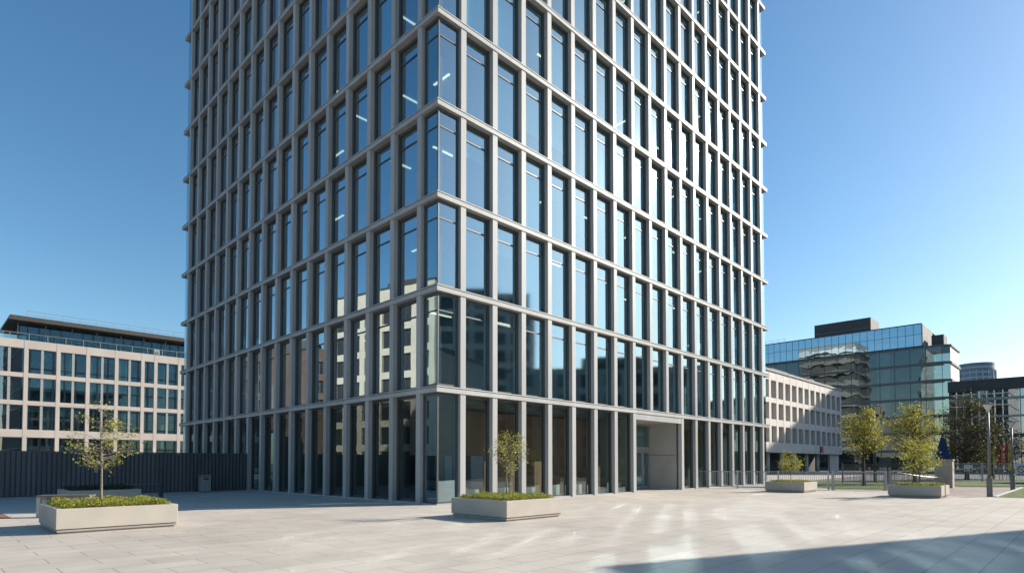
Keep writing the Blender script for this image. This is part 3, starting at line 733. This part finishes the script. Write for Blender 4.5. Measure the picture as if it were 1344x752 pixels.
# ---------------------------------------------------------------- railings, pillar, lamps, parasol, signs
def railing(p0, p1, h, label, posts, m, gap=.12, z0=.1, name='railing', post_w=.05, group=None):
    p0 = Vector((p0[0],p0[1],0)); p1 = Vector((p1[0],p1[1],0)); d = p1-p0; L = d.length
    t = thing(name, p0, math.atan2(d.y,d.x), label, 'railing', group)
    for x in posts:
        b = MB(); b.box(x-post_w,x+post_w,-post_w,post_w,0,h+.06); b.build('post', m, t)
    b = MB(); b.box(0,L,-.022,.022,h-.05,h); b.build('rail', m, t)
    b = MB(); b.box(0,L,-.02,.02,z0,z0+.04); b.build('rail', m, t)
    b = MB(); k = gap
    while k < L: b.box(k-.011,k+.011,-.011,.011,z0+.04,h-.05); k += gap
    b.build('bar_panel', m, t)
    return t
railing((13,42.6),(20.9,39.0), 1.2, 'grey metal railing between the tower end and the planter', (.05,3,5.6,8.6), M['steel'], .13)
railing((21.0,38.95),(24.0,38.0), 1.2, 'grey metal railing in front of the first yellow-green tree', (.08,3.1), M['steel'], .12, post_w=.08)
# ramp rail, curving down to the pillar
t = thing('ramp_railing', (24.3,38.1,0), 0, 'low curved ramp railing running down towards the stone pillar', 'railing')
pts = [(0,0,1.15),(1.2,.9,1.12),(2.8,2.0,.95),(4.6,3.0,.8),(6.6,3.9,.72)]
b = MB(); b.tube(pts,.03,8); b.build('handrail', M['steel'], t, smooth=True)
b = MB(); b.tube([(x,y,z-.75 if z > .9 else .12) for x,y,z in pts],.02,6); b.build('rail', M['steel'], t, smooth=True)
b = MB()
for i in range(len(pts)-1):
    for k in range(10):
        a = Vector(pts[i]).lerp(Vector(pts[i+1]), k/10); b.tube([(a.x,a.y,.05),tuple(a)],.012,5)
b.build('bar_panel', M['steel'], t)
b = MB(); b.box(-.07,.07,-.07,.07,0,1.25); b.build('post', M['steel'], t)
railing((29.5,53),(33.5,46.2), 1.7, 'tall dark railing rising behind the ramp', (.05,3.9,7.8), M['darksteel'], .13)
railing((41.0,57.5),(62,54.5), 1.75, 'long grey fence behind the grass strip', (.05,4.2,8.4,12.6,16.8,21), M['steel'], .14)

pl = thing('stone_pillar', (31.15,41.9,0), A, 'square brown stone pillar with a cap at the end of the ramp', 'pillar')
b = MB(); b.box(-.05,.75,0,.95,0,1.92); b.build('shaft', M['pillar'], pl, bevel=.01)
b = MB(); b.box(-.1,.8,-.05,1.0,1.92,2.02); b.build('cap', M['pillar'], pl, bevel=.01)
b = MB(); b.box(.12,.46,-.012,-.002,1.15,1.5,0); b.box(.2,.38,-.016,-.012,1.2,1.42,1); b.box(.16,.42,-.012,-.002,.75,1.08,0); b.build('notice', [M['white'],M['red']], pl)

def lamp(loc, h, label, s=1):
    t = thing('street_lamp', loc, A, label, 'street lamp', 'lantern street lamps')
    b = MB(); b.tube([(0,0,0),(0,0,.02),(0,0,1.0),(0,0,1.05)],[.13,.13,.125,.10],14); b.build('base', M['lamppost'], t, smooth=False)
    b = MB(); b.tube([(0,0,1.05),(0,0,h-.5)],[.075,.055],14); b.build('pole', M['lamppost'], t, smooth=True)
    b = MB(); b.tube([(0,0,h-.5),(0,0,h-.40),(0,0,h-.34),(0,0,h-.12)],[.075,.075,.11,.235],16); b.build('lantern', M['lampglass'], t, smooth=False)
    b = MB(); b.tube([(0,0,h-.12),(0,0,h-.08),(0,0,h)],[.27,.265,.07],16); b.build('cap', M['darksteel'], t)
    return t
lamp((25.05,31.1,0), 4.95, 'grey lantern lamp post at the plaza edge by the grass')
lamp((32.6,38.6,0), 4.55, 'grey lantern lamp post beside the far end of the kerb')
t = thing('street_lamp', (33.7,55,0), 0, 'slim tall street lamp between the two yellow-green trees', 'street lamp')
b = MB(); b.tube([(0,0,0),(0,0,7.0)],[.12,.07],10); b.build('pole', M['darksteel'], t, smooth=True)
b = MB(); b.tube([(0,0,6.85),(.1,0,7.05),(.55,0,7.1)],.04,8); b.build('arm', M['darksteel'], t)
b = MB(); b.prism([(.35,-.14),(.85,-.1),(.85,.1),(.35,.14)],7.08,7.2); b.build('lamp_head', M['lampglass'], t)
b = MB(); b.tube([(0,0,0),(0,0,4.6)],[.06,.05],10); b.box(-.16,.16,-.05,.05,4.3,4.5)
tag(b.build('camera_pole', M['darksteel'], None, (33.2,41.2,0)), 'thin dark pole beside the second lantern lamp post', 'pole')

t = thing('parasol', (35.3,48.5,0), 0, 'closed navy blue parasol standing behind the stone pillar', 'parasol')
b = MB(); b.tube([(0,0,0),(0,0,4.3)],.035,8); b.build('pole', M['steel'], t)
b = MB(); k = len(b.v); n = 24; ringz = [(1.75,.52),(2.3,.46),(3.2,.26),(4.0,.07),(4.2,.03)]
for z, r in ringz:
    for j in range(n):
        th = 2*math.pi*j/n; rr = r*(1+.16*math.cos(j*math.pi)); b.v.append((rr*math.cos(th),rr*math.sin(th),z))
for i in range(len(ringz)-1):
    for j in range(n):
        q = (j+1)%n; b.f.append((i*n+j,i*n+q,(i+1)*n+q,(i+1)*n+j)); b.m.append(0)
b.build('canopy', M['blue'], t)
b = MB(); b.box(-.4,.4,-.4,.4,0,.12); b.build('base', M['planter'], t)

# prohibition sign and notices on the fence, banners beyond
t = thing('warning_sign', (48.2,56.2,0), .05-.14, 'white sign with a red prohibition ring on the grey fence', 'sign')
b = MB(); b.box(-.45,.6,-.03,0,.55,1.75); b.build('board', M['white'], t)
b = MB(); n = 28
for k in range(n):
    a0, a1 = 2*math.pi*k/n, 2*math.pi*(k+1)/n
    b.poly([(.08+.26*math.cos(a0),-.034,1.18+.26*math.sin(a0)),(.08+.26*math.cos(a1),-.034,1.18+.26*math.sin(a1)),(.08+.36*math.cos(a1),-.034,1.18+.36*math.sin(a1)),(.08+.36*math.cos(a0),-.034,1.18+.36*math.sin(a0))])
b.poly([(-.14,-.036,1.36),(-.10,-.036,1.42),(.30,-.036,1.0),(.26,-.036,.94)]); b.box(-.3,.46,-.036,-.031,.63,.74)
b.build('ring', M['red'], t)
b = MB(); b.box(-.35,-.05,-.03,0,1.0,1.6,0); b.box(.05,.4,-.03,0,1.0,1.6,0); b.box(-.3,-.1,-.034,-.03,1.05,1.2,1); b.box(.12,.34,-.034,-.03,1.05,1.25,1)
tag(b.build('fence_notice', [M['white'],M['red']], None, (43.8,56.9,0), -.14), 'pair of small white and red notices on the grey fence', 'notice')
for k, (x, m, h, nm) in enumerate(((0,'yellow',2.6,'yellow'),(.75,'red',2.2,'red'),(1.25,'orange',2.5,'orange'),(1.9,'red',2.1,'dark red'),(2.3,'yellow',2.9,'yellow'))):
    b = MB(); b.tube([(0,0,0),(0,0,4.1)],.025,6,1)
    for j in range(6):
        w = .11+.03*math.sin(j*2+k); z = 4.0-h*j/6; b.box(-w,w,-.03+.03*math.sin(j+k),.0+.03*math.sin(j+k),z-h/6,z,0)
    lab = ['yellow banner hanging left of the others beyond the fence','red banner next to the first yellow banner','orange banner in the middle of the banner row','red banner next to the last yellow banner','yellow banner at the far end of the banner row'][k]
    tag(b.build('banner', [M[m],M['darksteel']], None, (52.1+x*.62,64.0-x*.1,-.3+.05*k)), lab, 'banner', 'banners beyond the fence')

# ---------------------------------------------------------------- light, sky, camera
AZ, EL = math.radians(17.0), math.radians(26.8)     # azimuth measured from +X towards +Y
w = bpy.data.worlds.new('World'); S.world = w; w.use_nodes = True
N = w.node_tree.nodes; L = w.node_tree.links; N.clear()
out = N.new('ShaderNodeOutputWorld'); bg = N.new('ShaderNodeBackground'); sky = N.new('ShaderNodeTexSky')
sky.sky_type = 'NISHITA'; sky.sun_disc = False; sky.sun_elevation = EL; sky.sun_rotation = math.pi/2 - AZ
sky.altitude = 0; sky.air_density = 1.0; sky.dust_density = .6; sky.ozone_density = 2.0
bg.inputs[1].default_value = .105
hs = N.new('ShaderNodeHueSaturation'); hs.inputs['Saturation'].default_value = 1.22; hs.inputs['Hue'].default_value = .493
L.new(sky.outputs[0], hs.inputs['Color']); L.new(hs.outputs[0], bg.inputs[0]); L.new(bg.outputs[0], out.inputs[0])
ld = bpy.data.lights.new('sun', 'SUN'); ld.energy = 5.0; ld.angle = math.radians(.53); ld.color = (1,.93,.82)
lo = bpy.data.objects.new('sun', ld); COL.objects.link(lo)
sd = Vector((math.cos(EL)*math.cos(AZ), math.cos(EL)*math.sin(AZ), math.sin(EL)))
lo.rotation_euler = sd.to_track_quat('Z','Y').to_euler(); lo.location = (60,20,60)
cd = bpy.data.cameras.new('camera'); co = bpy.data.objects.new('camera', cd); COL.objects.link(co); S.camera = co
cd.sensor_width = 36; cd.lens = 777.03/1344*36; cd.clip_start = .1; cd.clip_end = 6000
cd.shift_y = (585.29-376)/1344
co.location = (0,0,1.75); co.rotation_euler = (math.pi/2 + .028775, 0, 0)
S.view_settings.view_transform = 'Standard'; S.view_settings.look = 'None'; S.view_settings.exposure = .68; S.view_settings.gamma = 1
S.view_settings.use_curve_mapping = False
cy = S.cycles
cy.max_bounces = 10; cy.diffuse_bounces = 3; cy.glossy_bounces = 5; cy.transparent_max_bounces = 12; cy.transmission_bounces = 4
cy.caustics_reflective = True; cy.blur_glossy = .1455; cy.use_denoising = True
cy.sample_clamp_indirect = 0
cy.use_guiding = True; cy.use_surface_guiding = True; cy.use_volume_guiding = False
cy.guiding_training_samples = 128; cy.surface_guiding_probability = .6
